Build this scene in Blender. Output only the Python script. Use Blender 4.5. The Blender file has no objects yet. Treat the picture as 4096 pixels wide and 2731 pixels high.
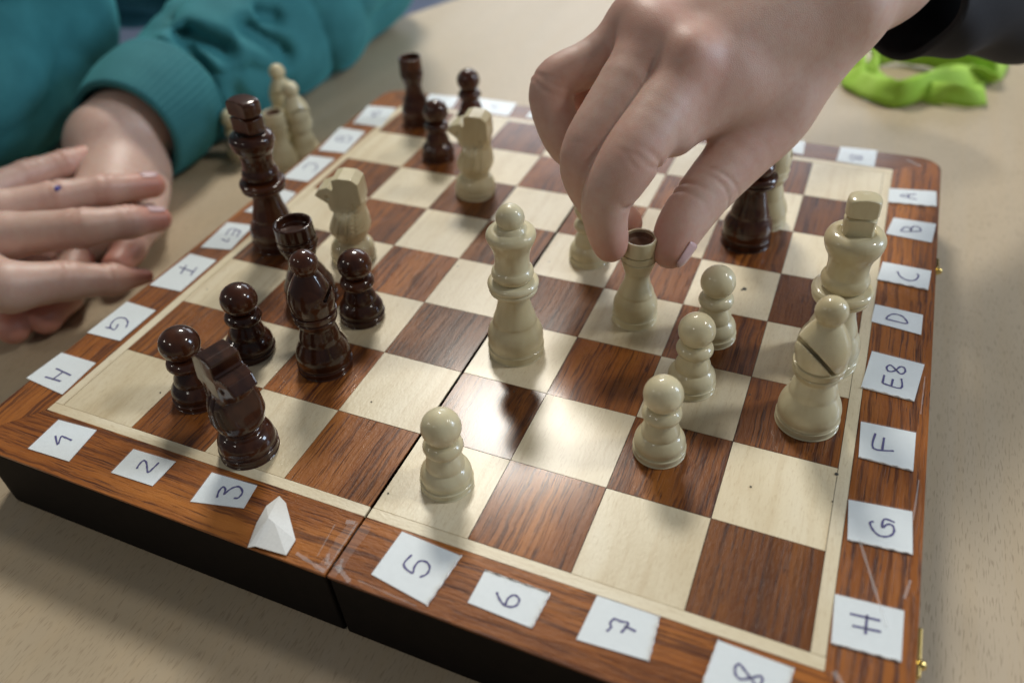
import bpy, bmesh, math, random
import numpy as np
from mathutils import Matrix, Vector
random.seed(4); np.random.seed(4)
S = 0.04            # one chess square = 40 mm; all numbers below are in squares
T = 0.95            # board thickness; z is measured from the board's playing surface
LABELS=[('A', [[-0.719, 7.827], [-0.164, 7.89], [-0.046, 7.152], [-0.611, 7.136]], [[[-0.504, 7.569], [-0.373, 7.689], [-0.353, 7.507], [-0.451, 7.428]], [[-0.463, 7.631], [-0.392, 7.458]]]), ('B', [[-0.739, 6.912], [-0.225, 6.906], [-0.15, 6.13], [-0.639, 6.086]], [[[-0.534, 6.463], [-0.315, 6.493], [-0.319, 6.613], [-0.417, 6.657], [-0.478, 6.602], [-0.439, 6.479]], [[-0.478, 6.602], [-0.555, 6.622], [-0.573, 6.549], [-0.534, 6.463]]]), ('C', [[-0.67, 5.874], [-0.199, 5.904], [-0.199, 5.13], [-0.665, 5.105]], [[[-0.513, 5.458], [-0.533, 5.578], [-0.474, 5.652], [-0.358, 5.616], [-0.304, 5.512], [-0.314, 5.427]]]), ('D', [[-0.497, 4.805], [-0.175, 4.771], [-0.114, 4.109], [-0.623, 4.071]], []), ('E1', [[-0.674, 3.741], [-0.242, 3.791], [-0.162, 3.164], [-0.621, 3.082]], [[[-0.325, 3.6], [-0.509, 3.606], [-0.468, 3.444]], [[-0.325, 3.6], [-0.294, 3.458]], [[-0.417, 3.601], [-0.38, 3.46]], [[-0.466, 3.345], [-0.337, 3.315], [-0.368, 3.39]]]), ('F', [[-0.655, 2.899], [-0.188, 2.885], [-0.18, 2.147], [-0.683, 2.124]], [[[-0.584, 2.586], [-0.314, 2.557]], [[-0.515, 2.657], [-0.45, 2.461]], [[-0.335, 2.658], [-0.293, 2.478]]]), ('G', [[-0.712, 1.734], [-0.211, 1.711], [-0.217, 1.085], [-0.732, 1.069]], [[[-0.328, 1.31], [-0.379, 1.397], [-0.476, 1.451], [-0.569, 1.425], [-0.578, 1.338], [-0.527, 1.247], [-0.437, 1.23], [-0.472, 1.328]], [[-0.512, 1.231], [-0.583, 1.228]]]), ('H', [[-0.743, 0.668], [-0.189, 0.667], [-0.153, 0.121], [-0.785, 0.182]], [[[-0.578, 0.429], [-0.308, 0.398]], [[-0.587, 0.274], [-0.343, 0.279]], [[-0.445, 0.416], [-0.462, 0.263]]]), ('1', [[0.128, -0.197], [0.656, -0.168], [0.718, -0.613], [0.15, -0.633]], [[[0.289, -0.39], [0.417, -0.479], [0.36, -0.378], [0.412, -0.372], [0.515, -0.378]]]), ('2', [[1.245, -0.239], [1.796, -0.219], [1.788, -0.556], [1.256, -0.57]], [[[1.475, -0.439], [1.457, -0.376], [1.465, -0.325], [1.509, -0.336], [1.567, -0.388], [1.623, -0.434], [1.633, -0.374], [1.637, -0.291]]]), ('3', [[2.247, -0.202], [2.789, -0.179], [2.837, -0.455], [2.287, -0.576]], [[[2.508, -0.445], [2.475, -0.375], [2.478, -0.315], [2.52, -0.329], [2.55, -0.386], [2.558, -0.334], [2.587, -0.278], [2.637, -0.256], [2.705, -0.299], [2.711, -0.369], [2.669, -0.39]]]), ('5', [[4.413, -0.146], [5.037, -0.19], [4.977, -0.731], [4.377, -0.643]], [[[4.619, -0.337], [4.6, -0.456], [4.713, -0.503], [4.701, -0.438], [4.717, -0.371], [4.781, -0.358], [4.833, -0.399], [4.838, -0.467], [4.793, -0.516]]]), ('6', [[5.303, -0.252], [5.913, -0.257], [5.884, -0.607], [5.295, -0.586]], [[[5.486, -0.406], [5.526, -0.452], [5.586, -0.493], [5.648, -0.495], [5.695, -0.459], [5.694, -0.402], [5.647, -0.378], [5.612, -0.403], [5.599, -0.449], [5.608, -0.495]]]), ('7', [[6.297, -0.129], [6.832, -0.129], [6.85, -0.532], [6.265, -0.567]], [[[6.471, -0.412], [6.494, -0.366], [6.477, -0.334], [6.496, -0.284], [6.554, -0.286], [6.617, -0.284], [6.584, -0.382]], [[6.592, -0.314], [6.693, -0.328]]]), ('8', [[7.33, -0.163], [7.91, -0.183], [7.877, -0.549], [7.286, -0.649]], [[[7.667, -0.348], [7.607, -0.391], [7.55, -0.419], [7.507, -0.392], [7.496, -0.332], [7.522, -0.302], [7.569, -0.336], [7.629, -0.388], [7.682, -0.431], [7.707, -0.383], [7.7, -0.342], [7.667, -0.346]]]), ('A', [[8.117, 7.536], [8.731, 7.637], [8.745, 7.211], [8.126, 7.137]], [[[8.476, 7.472], [8.27, 7.374], [8.487, 7.33]], [[8.378, 7.437], [8.382, 7.348]]]), ('B', [[8.223, 6.751], [8.75, 6.755], [8.712, 6.279], [8.155, 6.317]], [[[8.567, 6.506], [8.344, 6.433], [8.358, 6.522], [8.4, 6.559], [8.441, 6.54], [8.452, 6.469]], [[8.451, 6.475], [8.465, 6.58], [8.516, 6.613], [8.559, 6.578], [8.571, 6.508]]]), ('C', [[8.162, 5.643], [8.724, 5.621], [8.701, 5.2], [8.124, 5.23]], [[[8.342, 5.482], [8.381, 5.381], [8.469, 5.329], [8.551, 5.363], [8.584, 5.465], [8.562, 5.507]]]), ('D', [[8.139, 4.717], [8.663, 4.682], [8.657, 4.307], [8.124, 4.374]], [[[8.278, 4.471], [8.487, 4.457], [8.492, 4.516], [8.432, 4.59], [8.344, 4.589], [8.291, 4.524], [8.278, 4.471]]]), ('E8', [[8.173, 3.841], [8.709, 3.797], [8.632, 3.171], [8.112, 3.207]], [[[8.432, 3.611], [8.376, 3.667], [8.339, 3.62], [8.361, 3.56], [8.422, 3.587], [8.473, 3.676], [8.517, 3.664], [8.522, 3.598], [8.48, 3.558], [8.432, 3.611]], [[8.315, 3.347], [8.495, 3.328], [8.494, 3.484]], [[8.324, 3.485], [8.315, 3.347]], [[8.404, 3.336], [8.412, 3.448]]]), ('F', [[8.156, 2.697], [8.669, 2.72], [8.665, 2.192], [8.178, 2.2]], [[[8.302, 2.577], [8.298, 2.365], [8.483, 2.396]], [[8.385, 2.548], [8.379, 2.376]]]), ('G', [[8.14, 1.64], [8.68, 1.698], [8.704, 1.219], [8.176, 1.182]], [[[8.37, 1.464], [8.341, 1.44], [8.364, 1.379], [8.417, 1.328], [8.478, 1.331], [8.53, 1.375], [8.543, 1.439], [8.52, 1.481], [8.481, 1.472], [8.444, 1.422], [8.455, 1.524], [8.543, 1.519]]]), ('H', [[8.134, 0.593], [8.666, 0.632], [8.668, 0.166], [8.155, 0.134]], [[[8.264, 0.451], [8.496, 0.473]], [[8.291, 0.348], [8.508, 0.374]], [[8.394, 0.49], [8.396, 0.309]]]), ('1', [[0.147, 8.598], [0.733, 8.623], [0.824, 8.162], [0.237, 8.161]], [[[0.396, 8.428], [0.57, 8.354]]]), ('2', [[1.111, 8.681], [1.862, 8.675], [1.919, 8.162], [1.174, 8.168]], [[[1.483, 8.399], [1.493, 8.473], [1.56, 8.397], [1.608, 8.459]]]), ('3', [[2.232, 8.662], [2.974, 8.689], [3.039, 8.168], [2.23, 8.198]], []), ('8', [[7.35, 8.617], [7.877, 8.65], [7.875, 8.113], [7.335, 8.139]], [[[7.509, 8.324], [7.545, 8.399], [7.603, 8.343], [7.651, 8.407], [7.683, 8.338], [7.653, 8.26], [7.606, 8.314], [7.56, 8.241], [7.513, 8.286]]]), ('7', [[6.283, 8.664], [6.814, 8.637], [6.845, 8.21], [6.295, 8.246]], []), ('6', [[5.184, 8.556], [5.639, 8.581], [5.666, 8.213], [5.176, 8.279]], [])]
TORN=[[3.11, -0.235], [3.208, -0.274], [3.534, -0.588], [3.548, -0.757], [3.227, -0.782], [3.164, -0.815], [3.087, -0.561], [3.068, -0.383]]
SPOTS=[[8.006, 1.919, 0.018], [6.647, 4.535, 0.028], [6.621, 4.507, 0.014], [3.264, 1.233, 0.01], [0.909, 0.541, 0.01], [7.281, 1.486, 0.01], [8.008, 1.572, 0.008], [4.668, 1.905, 0.009], [4.065, 0.199, 0.01], [7.421, 3.089, 0.012], [7.048, 2.713, 0.01]]
PIECES={'wQ': ([4.42, 2.565], [0.015, 0.006], 0), 'wPa': ([4.541, 0.532], [0.03, 0.013], 0), 'wPb': ([6.353, 1.642], [-0.009, -0.004], 0), 'wB': ([7.645, 2.549], [-0.019, -0.008], 0), 'wK': ([7.705, 3.538], [-0.007, -0.003], 0), 'wR': ([5.534, 3.56], [0.012, 0.005], 0), 'bQ': ([6.459, 5.59], [0, 0], 0), 'bN': ([2.412, 0.211], [0.03, 0.013], 0), 'bP1': ([1.398, 0.667], [-0.003, -0.001], 0), 'bP2': ([1.464, 1.492], [0.068, 0.029], 0), 'bB': ([2.441, 1.594], [0.041, 0.017], 0), 'bP3': ([2.388, 2.507], [0.043, 0.018], 0), 'bK': ([0.37, 3.535], [0.032, 0.014], 0), 'bRfar': ([0.483, 7.527], [0.0, 0.0], 0), 'bPf1': ([1.414, 6.477], [0.053, 0.023], 0), 'wN2': ([2.462, 5.652], [0.06, 0.026], 0), 'wPc': ([6.427, 2.652], [-0.002, -0.001], 0), 'wPd': ([6.468, 3.534], [-0.019, -0.008], 0), 'wPe': ([4.629, 4.544], [0.0, 0.0], 0), 'wN1': ([1.606, 3.576], [0.067, 0.029], 0), 'bRnear': ([1.596, 2.591], [0.0, 0.0], 0), 'bPf2': ([1.431, 7.723], [0.0, 0.0], 0), 'wBfar': ([6.57, 6.153], [0.0, 0.0], 0), 'oB': ([-2.559, 7.772], [0.0, 0.0], 0), 'oR': ([-2.023, 6.782], [0.0, 0.0], 0), 'oP': ([-1.839, 7.165], [0.0, 0.0], 0), 'oX': ([-3.216, 6.977], [0.0, 0.0], 0)}
SL={'sleeve': [[-4.448, 6.782, 0.15, 1.058], [-4.42, 8.452, 0.25, 1.223], [-4.479, 11.177, 0.35, 1.561], [-4.907, 13.581, 0.9, 1.865], [-3.242, 12.038, 3.0, 1.577]], 'cuff': [[-4.232, 5.474, 0.08, 0.915], [-4.373, 6.16, 0.1, 1.042], [-4.532, 6.863, 0.12, 1.079]], 'torso': [[-7.317, 6.208, 4.0, 2.178], [-8.986, 7.538, 2.2, 1.863], [-8.063, 6.915, 1.2, 1.506], [-7.121, 5.132, 0.7, 1.202], [-7.17, 3.505, 0.6, 1.041]], 'torso2': [[-16.827, 13.446, 2.5, 3.697], [-10.983, 12.281, 1.0, 1.589], [-7.849, 12.22, 1.5, 1.479], [-4.269, 11.939, 3.0, 1.542]], 'grooves': [[[-6.356, 8.371, 0.7], [-6.066, 8.884, 0.7], [-4.738, 8.276, 0.7], [-3.688, 7.916, 0.7]], [[-4.956, 8.139, 0.7], [-3.894, 7.266, 0.7], [-2.74, 6.232, 0.7]], [[-5.794, 9.783, 0.7], [-4.693, 9.581, 0.7], [-3.846, 9.608, 0.7]], [[-4.088, 8.94, 0.7], [-2.697, 8.252, 0.7], [-1.363, 7.26, 0.7]], [[-8.129, 9.227, 0.7], [-6.258, 8.139, 0.7]]], 'black': [[7.783, 7.609, 2.559, 0.667], [8.37, 8.377, 2.454, 0.748], [9.346, 9.544, 2.263, 0.894], [10.955, 11.516, 2.135, 1.183]], 'ribbon1': [[7.028, 14.35, -0.9], [7.081, 13.245, -0.9], [7.465, 12.758, -0.9], [8.114, 12.414, -0.9], [8.802, 13.065, -0.9], [9.457, 13.609, -0.9], [9.86, 14.128, -0.9], [10.002, 14.511, -0.9]], 'ribbon2': [[7.472, 14.386, -0.9], [7.68, 13.564, -0.9], [7.981, 12.832, -0.9], [8.397, 13.166, -0.9], [8.92, 13.755, -0.9], [9.458, 14.055, -0.9], [9.86, 14.128, -0.9]], 'ribbon3': [[7.622, 14.344, -0.9], [8.042, 14.622, -0.9], [8.619, 14.612, -0.9], [9.322, 14.325, -0.9], [9.86, 14.128, -0.9], [10.09, 14.769, -0.9], [10.111, 15.506, -0.9], [9.751, 15.838, -0.9], [9.171, 15.952, -0.9]]}
HAND={'chains': {'index': [[5.668, 4.742, 2.618, 0.299], [5.511, 4.199, 2.283, 0.31], [5.332, 3.683, 1.956, 0.303], [5.181, 3.427, 1.564, 0.242], [5.278, 3.347, 1.108, 0.181]], 'middle': [[5.211, 4.938, 2.825, 0.283], [5.019, 4.278, 2.338, 0.295], [4.828, 3.789, 1.891, 0.259], [4.956, 3.784, 1.391, 0.215], [5.281, 3.935, 1.048, 0.185]], 'ring': [[4.965, 5.222, 2.863, 0.248], [4.589, 4.871, 2.532, 0.244], [4.166, 4.527, 2.309, 0.232], [4.377, 4.347, 1.784, 0.232], [4.684, 4.453, 1.432, 0.2]], 'little': [[4.851, 5.622, 2.573, 0.216], [4.524, 5.335, 2.208, 0.213], [4.308, 5.115, 2.01, 0.2], [4.455, 5.048, 1.788, 0.187], [4.679, 5.043, 1.67, 0.173]], 'thumb': [[6.776, 5.869, 2.396, 0.417], [6.587, 5.389, 1.912, 0.393], [6.37, 4.981, 1.671, 0.351], [6.067, 4.321, 1.361, 0.285], [5.91, 3.886, 1.139, 0.247], [5.872, 3.649, 0.956, 0.179]]}, 'palm': [[[5.654, 4.807, 2.602, 0.343], [6.974, 6.103, 2.848, 0.515]], [[5.186, 5.037, 2.788, 0.339], [6.819, 6.221, 3.049, 0.515]], [[4.968, 5.255, 2.82, 0.282], [6.667, 6.465, 3.153, 0.524]], [[4.894, 5.546, 2.626, 0.293], [6.643, 6.801, 3.056, 0.541]], [[6.95, 6.267, 2.878, 0.553], [7.382, 6.952, 2.994, 0.486]], [[7.382, 6.952, 2.994, 0.486], [8.734, 9.444, 3.388, 0.568]], [[6.776, 5.869, 2.396, 0.417], [6.061, 5.153, 2.313, 0.354]], [[5.887, 4.981, 2.298, 0.352], [6.597, 5.389, 1.983, 0.351]], [[5.945, 5.006, 2.294, 0.363], [5.641, 4.321, 2.068, 0.291]]], 'inkdot': [-3.0605815110459202, 3.0921298301613165, 0.5469087611558114], 'bumps': [[5.682, 4.62, 2.79, 0.141], [5.23, 4.848, 2.92, 0.136], [4.938, 5.105, 2.984, 0.117]]}
LHAND={'upper': [[[-4.915, 2.322, 0.25, 0.432], [-4.541, 2.767, 0.3, 0.276], [-4.394, 3.611, 0.25, 0.229], [-4.211, 4.126, 0.2, 0.212], [-4.123, 4.715, 0.1, 0.184]], [[-4.452, 1.994, 0.3, 0.439], [-3.741, 2.529, 0.35, 0.277], [-3.259, 3.129, 0.3, 0.245], [-2.888, 3.682, 0.2, 0.228], [-2.59, 4.272, 0.0, 0.203]], [[-3.966, 1.619, 0.3, 0.445], [-3.029, 2.047, 0.35, 0.316], [-2.223, 2.595, 0.3, 0.269], [-1.912, 3.11, 0.15, 0.231], [-1.75, 3.49, 0.0, 0.181]], [[-3.736, 1.383, 0.2, 0.459], [-2.375, 1.365, 0.1, 0.332], [-2.017, 1.932, -0.1, 0.263], [-1.718, 2.345, -0.3, 0.219], [-1.569, 2.752, -0.5, 0.111]]], 'lower': [[[-4.656, 7.118, 0.1, 0.683], [-4.377, 5.797, 0.05, 0.76], [-4.399, 5.267, -0.1, 0.786], [-4.136, 4.999, -0.4, 0.796], [-3.439, 4.08, -0.5, 0.676], [-3.708, 2.87, -0.5, 0.543]], [[-3.303, 4.79, -0.5, 0.31], [-2.689, 4.018, -0.55, 0.245], [-2.493, 3.34, -0.6, 0.231], [-2.369, 2.942, -0.62, 0.212]], [[-2.903, 2.709, -0.5, 0.275], [-2.558, 2.092, -0.6, 0.247], [-2.474, 1.636, -0.68, 0.215]], [[-3.315, 2.365, -0.5, 0.273], [-2.912, 1.67, -0.6, 0.243], [-2.703, 1.288, -0.65, 0.215]]]}
CAM=([7.39775, -3.70626, 6.08486], [[0.918964, 0.390414, -0.055514], [0.216535, -0.617237, -0.756393], [-0.329572, 0.683078, -0.651757]], 3193.1)
sc = bpy.context.scene
C = bpy.context.scene.collection
def W(p): return Vector((p[0]*S, p[1]*S, (p[2]+T)*S))
# ------------------------------------------------------------------ camera
cam = bpy.data.cameras.new('camera'); camo = bpy.data.objects.new('camera', cam); C.objects.link(camo)
cp, cr, cf = CAM
r0, r1, r2 = [Vector(r) for r in cr]
M = Matrix((( r0.x, -r1.x, -r2.x), (r0.y, -r1.y, -r2.y), (r0.z, -r1.z, -r2.z))).to_4x4()
M.translation = W(cp); camo.matrix_world = M
cam.sensor_width = 36; cam.lens = cf/4096*36; cam.clip_start = 0.01; cam.clip_end = 60
cam.dof.use_dof = True; cam.dof.focus_distance = 8.2*S; cam.dof.aperture_fstop = 5.0
sc.camera = camo
# ------------------------------------------------------------------ light
w = bpy.data.worlds.new('World'); sc.world = w; w.use_nodes = True
w.node_tree.nodes['Background'].inputs[0].default_value = (0.86, 0.92, 1.0, 1)
w.node_tree.nodes['Background'].inputs[1].default_value = 0.10
sc.view_settings.view_transform = 'Standard'; sc.view_settings.look = 'None'
sc.view_settings.exposure = 0.14; sc.view_settings.gamma = 1.0
def lamp(name, d, dist, sx, sy, power, col, target=(4.5, 3, 0)):
    l = bpy.data.lights.new(name, 'AREA'); l.shape = 'RECTANGLE'; l.size = sx; l.size_y = sy
    l.energy = power; l.color = col
    o = bpy.data.objects.new(name, l); C.objects.link(o)
    t = W(target); d = Vector(d).normalized(); o.location = t + d*dist
    o.rotation_euler = d.to_track_quat('Z', 'Y').to_euler()
    return o
lamp('ceiling_lamp', (-.287, .59, .72), 2.4, .46, .32, 29, (1.0, .96, .87))
lamp('ceiling_lamp', (.64, .27, .72), 2.4, .32, .20, 11, (1.0, .96, .88))
lamp('ceiling_lamp', (-.245, -.71, .67), 2.4, .26, .16, 2.4, (1.0, .95, .85))
lamp('ceiling_lamp', (-.78, -.40, .5), 2.6, .28, .18, 3.2, (1.0, .93, .82))
lamp('window_and_fill_light', (.86, .42, .34), 2.6, .55, .85, 27, (.66, .81, 1.0))
lamp('window_and_fill_light', (-.20, .93, .32), 4.5, 2.6, 1.2, 40, (.84, .91, 1.0))  # unseen cool fill, added to give the far tabletop its pale sheen
sc.cycles.use_denoising = True
sc.cycles.max_bounces = 8
# ------------------------------------------------------------------ helpers
def link(o): C.objects.link(o); return o
def tag(o, label=None, cat=None, group=None, kind=None):
    if label: o['label'] = label
    if cat: o['category'] = cat
    if group: o['group'] = group
    if kind: o['kind'] = kind
    return o
def empty(name, p, label=None, cat=None, group=None):
    o = link(bpy.data.objects.new(name, None)); o.location = W(p); o.empty_display_size = .01
    return tag(o, label, cat, group)
def mesh_from(name, verts, faces, m=None, parent=None, smooth=True, kind=None, scale=S, off=None):
    """verts in squares, local to parent"""
    me = bpy.data.meshes.new(name)
    v = np.asarray(verts, float)*scale
    me.from_pydata(v.tolist(), [], [list(map(int, f)) for f in faces] if not isinstance(faces, np.ndarray) else faces.tolist())
    me.validate(); me.update()
    if smooth: me.polygons.foreach_set('use_smooth', [True]*len(me.polygons))
    if m: me.materials.append(m)
    o = link(bpy.data.objects.new(name, me))
    if parent: o.parent = parent
    if kind: o['kind'] = kind
    return o
def recalc(o):
    bm = bmesh.new(); bm.from_mesh(o.data); bmesh.ops.recalc_face_normals(bm, faces=bm.faces[:]); bm.to_mesh(o.data); bm.free()
def bevel(o, w, seg=2, ang=35):
    b = o.modifiers.new('bevel', 'BEVEL'); b.width = w*S; b.segments = seg; b.limit_method = 'ANGLE'; b.angle_limit = math.radians(ang)
    return o
def prism(poly, z0, z1):
    n = len(poly); v = [(x, y, z0) for x, y in poly]+[(x, y, z1) for x, y in poly]
    f = [list(range(n))[::-1], list(range(n, 2*n))]
    for i in range(n): j = (i+1) % n; f.append([i, j, n+j, n+i])
    return v, f
def ccw(poly):
    a = sum(poly[i][0]*poly[(i+1) % len(poly)][1]-poly[(i+1) % len(poly)][0]*poly[i][1] for i in range(len(poly)))
    return poly if a > 0 else poly[::-1]
# ------------------------------------------------------------------ materials
def newmat(name):
    m = bpy.data.materials.new(name); m.use_nodes = True
    nt = m.node_tree; return m, nt, nt.nodes['Principled BSDF']
class NB:
    def __init__(s, nt): s.nt = nt
    def n(s, t, **k):
        o = s.nt.nodes.new(t)
        for a, b in k.items():
            if a == 'inp':
                for i, v in b.items():
                    if hasattr(v, 'is_linked') or hasattr(v, 'links'): s.nt.links.new(v, o.inputs[i])
                    else: o.inputs[i].default_value = v
            else: setattr(o, a, b)
        return o
    def l(s, a, b): s.nt.links.new(a, b)
def ramp(nb, fac, stops, interp='LINEAR'):
    r = nb.n('ShaderNodeValToRGB'); r.color_ramp.interpolation = interp
    while len(r.color_ramp.elements) < len(stops): r.color_ramp.elements.new(.5)
    for e, (p, c) in zip(r.color_ramp.elements, stops):
        e.position = p; e.color = (c[0], c[1], c[2], 1) if not isinstance(c, (int, float)) else (c, c, c, 1)
    nb.l(fac, r.inputs[0]); return r.outputs[0]
def mixc(nb, fac, a, b, mode='MIX'):
    m = nb.n('ShaderNodeMix', data_type='RGBA', blend_type=mode)
    for i, v in ((0, fac), (6, a), (7, b)):
        if hasattr(v, 'links'): nb.l(v, m.inputs[i])
        else: m.inputs[i].default_value = v if i == 0 else (*v, 1)
    return m.outputs[2]
def coords(nb, axis='y', sx=1, sl=1, rnd=True, warp=0.0):
    """object coordinates, stretched: sx across the grain, sl along it"""
    tc = nb.n('ShaderNodeTexCoord'); v = tc.outputs['Object']
    if rnd:
        oi = nb.n('ShaderNodeObjectInfo')
        mul = nb.n('ShaderNodeVectorMath', operation='SCALE', inp={0: (3.1, 1.7, 2.3)}); nb.l(oi.outputs['Random'], mul.inputs['Scale'])
        ad = nb.n('ShaderNodeVectorMath', operation='ADD'); nb.l(v, ad.inputs[0]); nb.l(mul.outputs[0], ad.inputs[1]); v = ad.outputs[0]
    if warp:
        nz = nb.n('ShaderNodeTexNoise', inp={'Scale': 45.0, 'Detail': 2.0}); nb.l(v, nz.inputs['Vector'])
        sub = nb.n('ShaderNodeVectorMath', operation='SUBTRACT', inp={1: (.5, .5, .5)}); nb.l(nz.outputs['Color'], sub.inputs[0])
        mu = nb.n('ShaderNodeVectorMath', operation='SCALE'); nb.l(sub.outputs[0], mu.inputs[0]); mu.inputs['Scale'].default_value = warp
        ad = nb.n('ShaderNodeVectorMath', operation='ADD'); nb.l(v, ad.inputs[0]); nb.l(mu.outputs[0], ad.inputs[1]); v = ad.outputs[0]
    mp = nb.n('ShaderNodeMapping'); nb.l(v, mp.inputs['Vector'])
    mp.inputs['Scale'].default_value = (sx, sl, sx) if axis == 'y' else (sl, sx, sx) if axis == 'x' else (sx, sx, sl)
    return mp.outputs[0]
def noise(nb, vec, scale=1.0, detail=3.0, rough=.55, dist=0.0):
    n = nb.n('ShaderNodeTexNoise', inp={'Scale': scale, 'Detail': detail, 'Roughness': rough, 'Distortion': dist}); nb.l(vec, n.inputs['Vector'])
    return n.outputs['Fac']
def bump(nb, b, h, strength, dist):
    bp = nb.n('ShaderNodeBump', inp={'Strength': strength, 'Distance': dist}); nb.l(h, bp.inputs['Height']); nb.l(bp.outputs[0], b.inputs['Normal'])
def objrand_tint(nb, col, amt, hue=0.0):
    oi = nb.n('ShaderNodeObjectInfo')
    mr = nb.n('ShaderNodeMapRange', inp={'To Min': 1-amt, 'To Max': 1+amt}); nb.l(oi.outputs['Random'], mr.inputs[0])
    hs = nb.n('ShaderNodeHueSaturation'); nb.l(mr.outputs[0], hs.inputs['Value']); nb.l(col, hs.inputs['Color'])
    return hs.outputs[0]

def rosewood(axis):
    m, nt, b = newmat('reddish veneer grain '+axis); nb = NB(nt)
    broad = noise(nb, coords(nb, axis, 55, 5, warp=.010), 1, 3)
    streak = noise(nb, coords(nb, axis, 430, 5, warp=.0035), 1, 4, .6)
    fine = noise(nb, coords(nb, axis, 1300, 45, warp=.003), 1, 3)
    pore = noise(nb, coords(nb, axis, 1500, 34, warp=.002), 1, 2)
    c = ramp(nb, broad, [(.25, (.115, .031, .0060)), (.5, (.235, .071, .0125)), (.75, (.40, .142, .027))])
    c = mixc(nb, ramp(nb, streak, [(.50, 0), (.62, .85)]), c, (.045, .010, .006))
    c = mixc(nb, ramp(nb, fine, [(.35, 0), (.75, .45)]), c, (.35, .13, .032))
    c = mixc(nb, ramp(nb, pore, [(.58, 0), (.66, .8)]), c, (.035, .009, .006))
    c = objrand_tint(nb, c, .34)
    nb.l(c, b.inputs['Base Color'])
    b.inputs['Roughness'].default_value = .42
    b.inputs['Specular IOR Level'].default_value = .2
    b.inputs['Coat Weight'].default_value = .5; b.inputs['Coat Roughness'].default_value = .17
    h = mixc(nb, .5, ramp(nb, pore, [(.50, 1), (.72, 0)]), ramp(nb, noise(nb, coords(nb, axis, 900, 350), 1, 3), [(.2, 0), (.8, 1)]))
    bump(nb, b, h, .9, .00028)
    return m
def maple(axis, name='pale maple veneer grain '):
    m, nt, b = newmat(name+axis); nb = NB(nt)
    broad = noise(nb, coords(nb, axis, 38, 10, warp=.012), 1, 3)
    streak = noise(nb, coords(nb, axis, 260, 8, warp=.004), 1, 3)
    fleck = noise(nb, coords(nb, axis, 1500, 240), 1, 2)
    c = ramp(nb, broad, [(.28, (.66, .54, .34)), (.5, (.78, .67, .46)), (.72, (.84, .745, .55))])
    c = mixc(nb, ramp(nb, streak, [(.5, 0), (.75, .35)]), c, (.52, .36, .17))
    c = mixc(nb, ramp(nb, fleck, [(.55, 0), (.72, .35)]), c, (.48, .34, .17))
    spot = noise(nb, coords(nb, axis, 300, 300), 1, 0)
    c = mixc(nb, ramp(nb, spot, [(.90, 0), (.92, .6)]), c, (.10, .07, .04))
    c = objrand_tint(nb, c, .06)
    nb.l(c, b.inputs['Base Color'])
    b.inputs['Roughness'].default_value = .42
    b.inputs['Coat Weight'].default_value = .42; b.inputs['Coat Roughness'].default_value = .24
    bump(nb, b, noise(nb, coords(nb, axis, 1000, 480), 1, 3), .6, .00020)
    return m
def table_mat():
    m, nt, b = newmat('beech laminate'); nb = NB(nt)
    broad = noise(nb, coords(nb, 'y', 7, 1.1, rnd=False, warp=.03), 1, 4)
    st = noise(nb, coords(nb, 'y', 130, 6, rnd=False), 1, 3)
    fl = noise(nb, coords(nb, 'y', 1500, 170, rnd=False, warp=.001), 1, 1)
    c = ramp(nb, broad, [(.3, (.43, .34, .225)), (.5, (.49, .395, .27)), (.7, (.56, .455, .325))])
    c = mixc(nb, ramp(nb, st, [(.4, 0), (.7, .35)]), c, (.52, .39, .235))
    c = mixc(nb, ramp(nb, fl, [(.57, 0), (.70, .40)]), c, (.22, .15, .09))
    nb.l(c, b.inputs['Base Color']); b.inputs['Roughness'].default_value = .46
    bump(nb, b, noise(nb, coords(nb, 'y', 1500, 400, rnd=False), 1, 2), .2, .00008)
    return m
def piecewood(dark):
    m, nt, b = newmat('dark stained lacquered wood' if dark else 'cream lacquered boxwood'); nb = NB(nt)
    g = noise(nb, coords(nb, 'z', 260, 25, warp=.01), 1, 3)
    g2 = noise(nb, coords(nb, 'z', 45, 18), 1, 3)
    g3 = noise(nb, coords(nb, 'z', 900, 900), 1, 4, .7)
    if dark:
        c = ramp(nb, g2, [(.3, (.022, .0060, .0028)), (.55, (.046, .0120, .0044)), (.8, (.11, .032, .009))])
        c = mixc(nb, ramp(nb, g, [(.45, 0), (.75, .55)]), c, (.095, .032, .013))
    else:
        c = ramp(nb, g2, [(.25, (.53, .43, .235)), (.5, (.655, .575, .365)), (.75, (.72, .65, .44))])
        c = mixc(nb, ramp(nb, g, [(.5, 0), (.75, .28)]), c, (.52, .41, .23))
        c = mixc(nb, ramp(nb, g3, [(.68, 0), (.76, .35)]), c, (.30, .25, .16))
    c = objrand_tint(nb, c, .05 if not dark else .25)
    nb.l(c, b.inputs['Base Color'])
    b.inputs['Roughness'].default_value = .38 if dark else .45
    b.inputs['Specular IOR Level'].default_value = .12 if dark else .3
    b.inputs['Coat Weight'].default_value = .85 if dark else .6; b.inputs['Coat Roughness'].default_value = .06 if dark else .07
    if not dark:
        b.inputs['Subsurface Weight'].default_value = .08; b.inputs['Subsurface Radius'].default_value = (.002, .0015, .001); b.inputs['Subsurface Scale'].default_value = 1
    bump(nb, b, noise(nb, coords(nb, 'z', 520, 260), 1, 3), .16, .00025)
    return m
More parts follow.
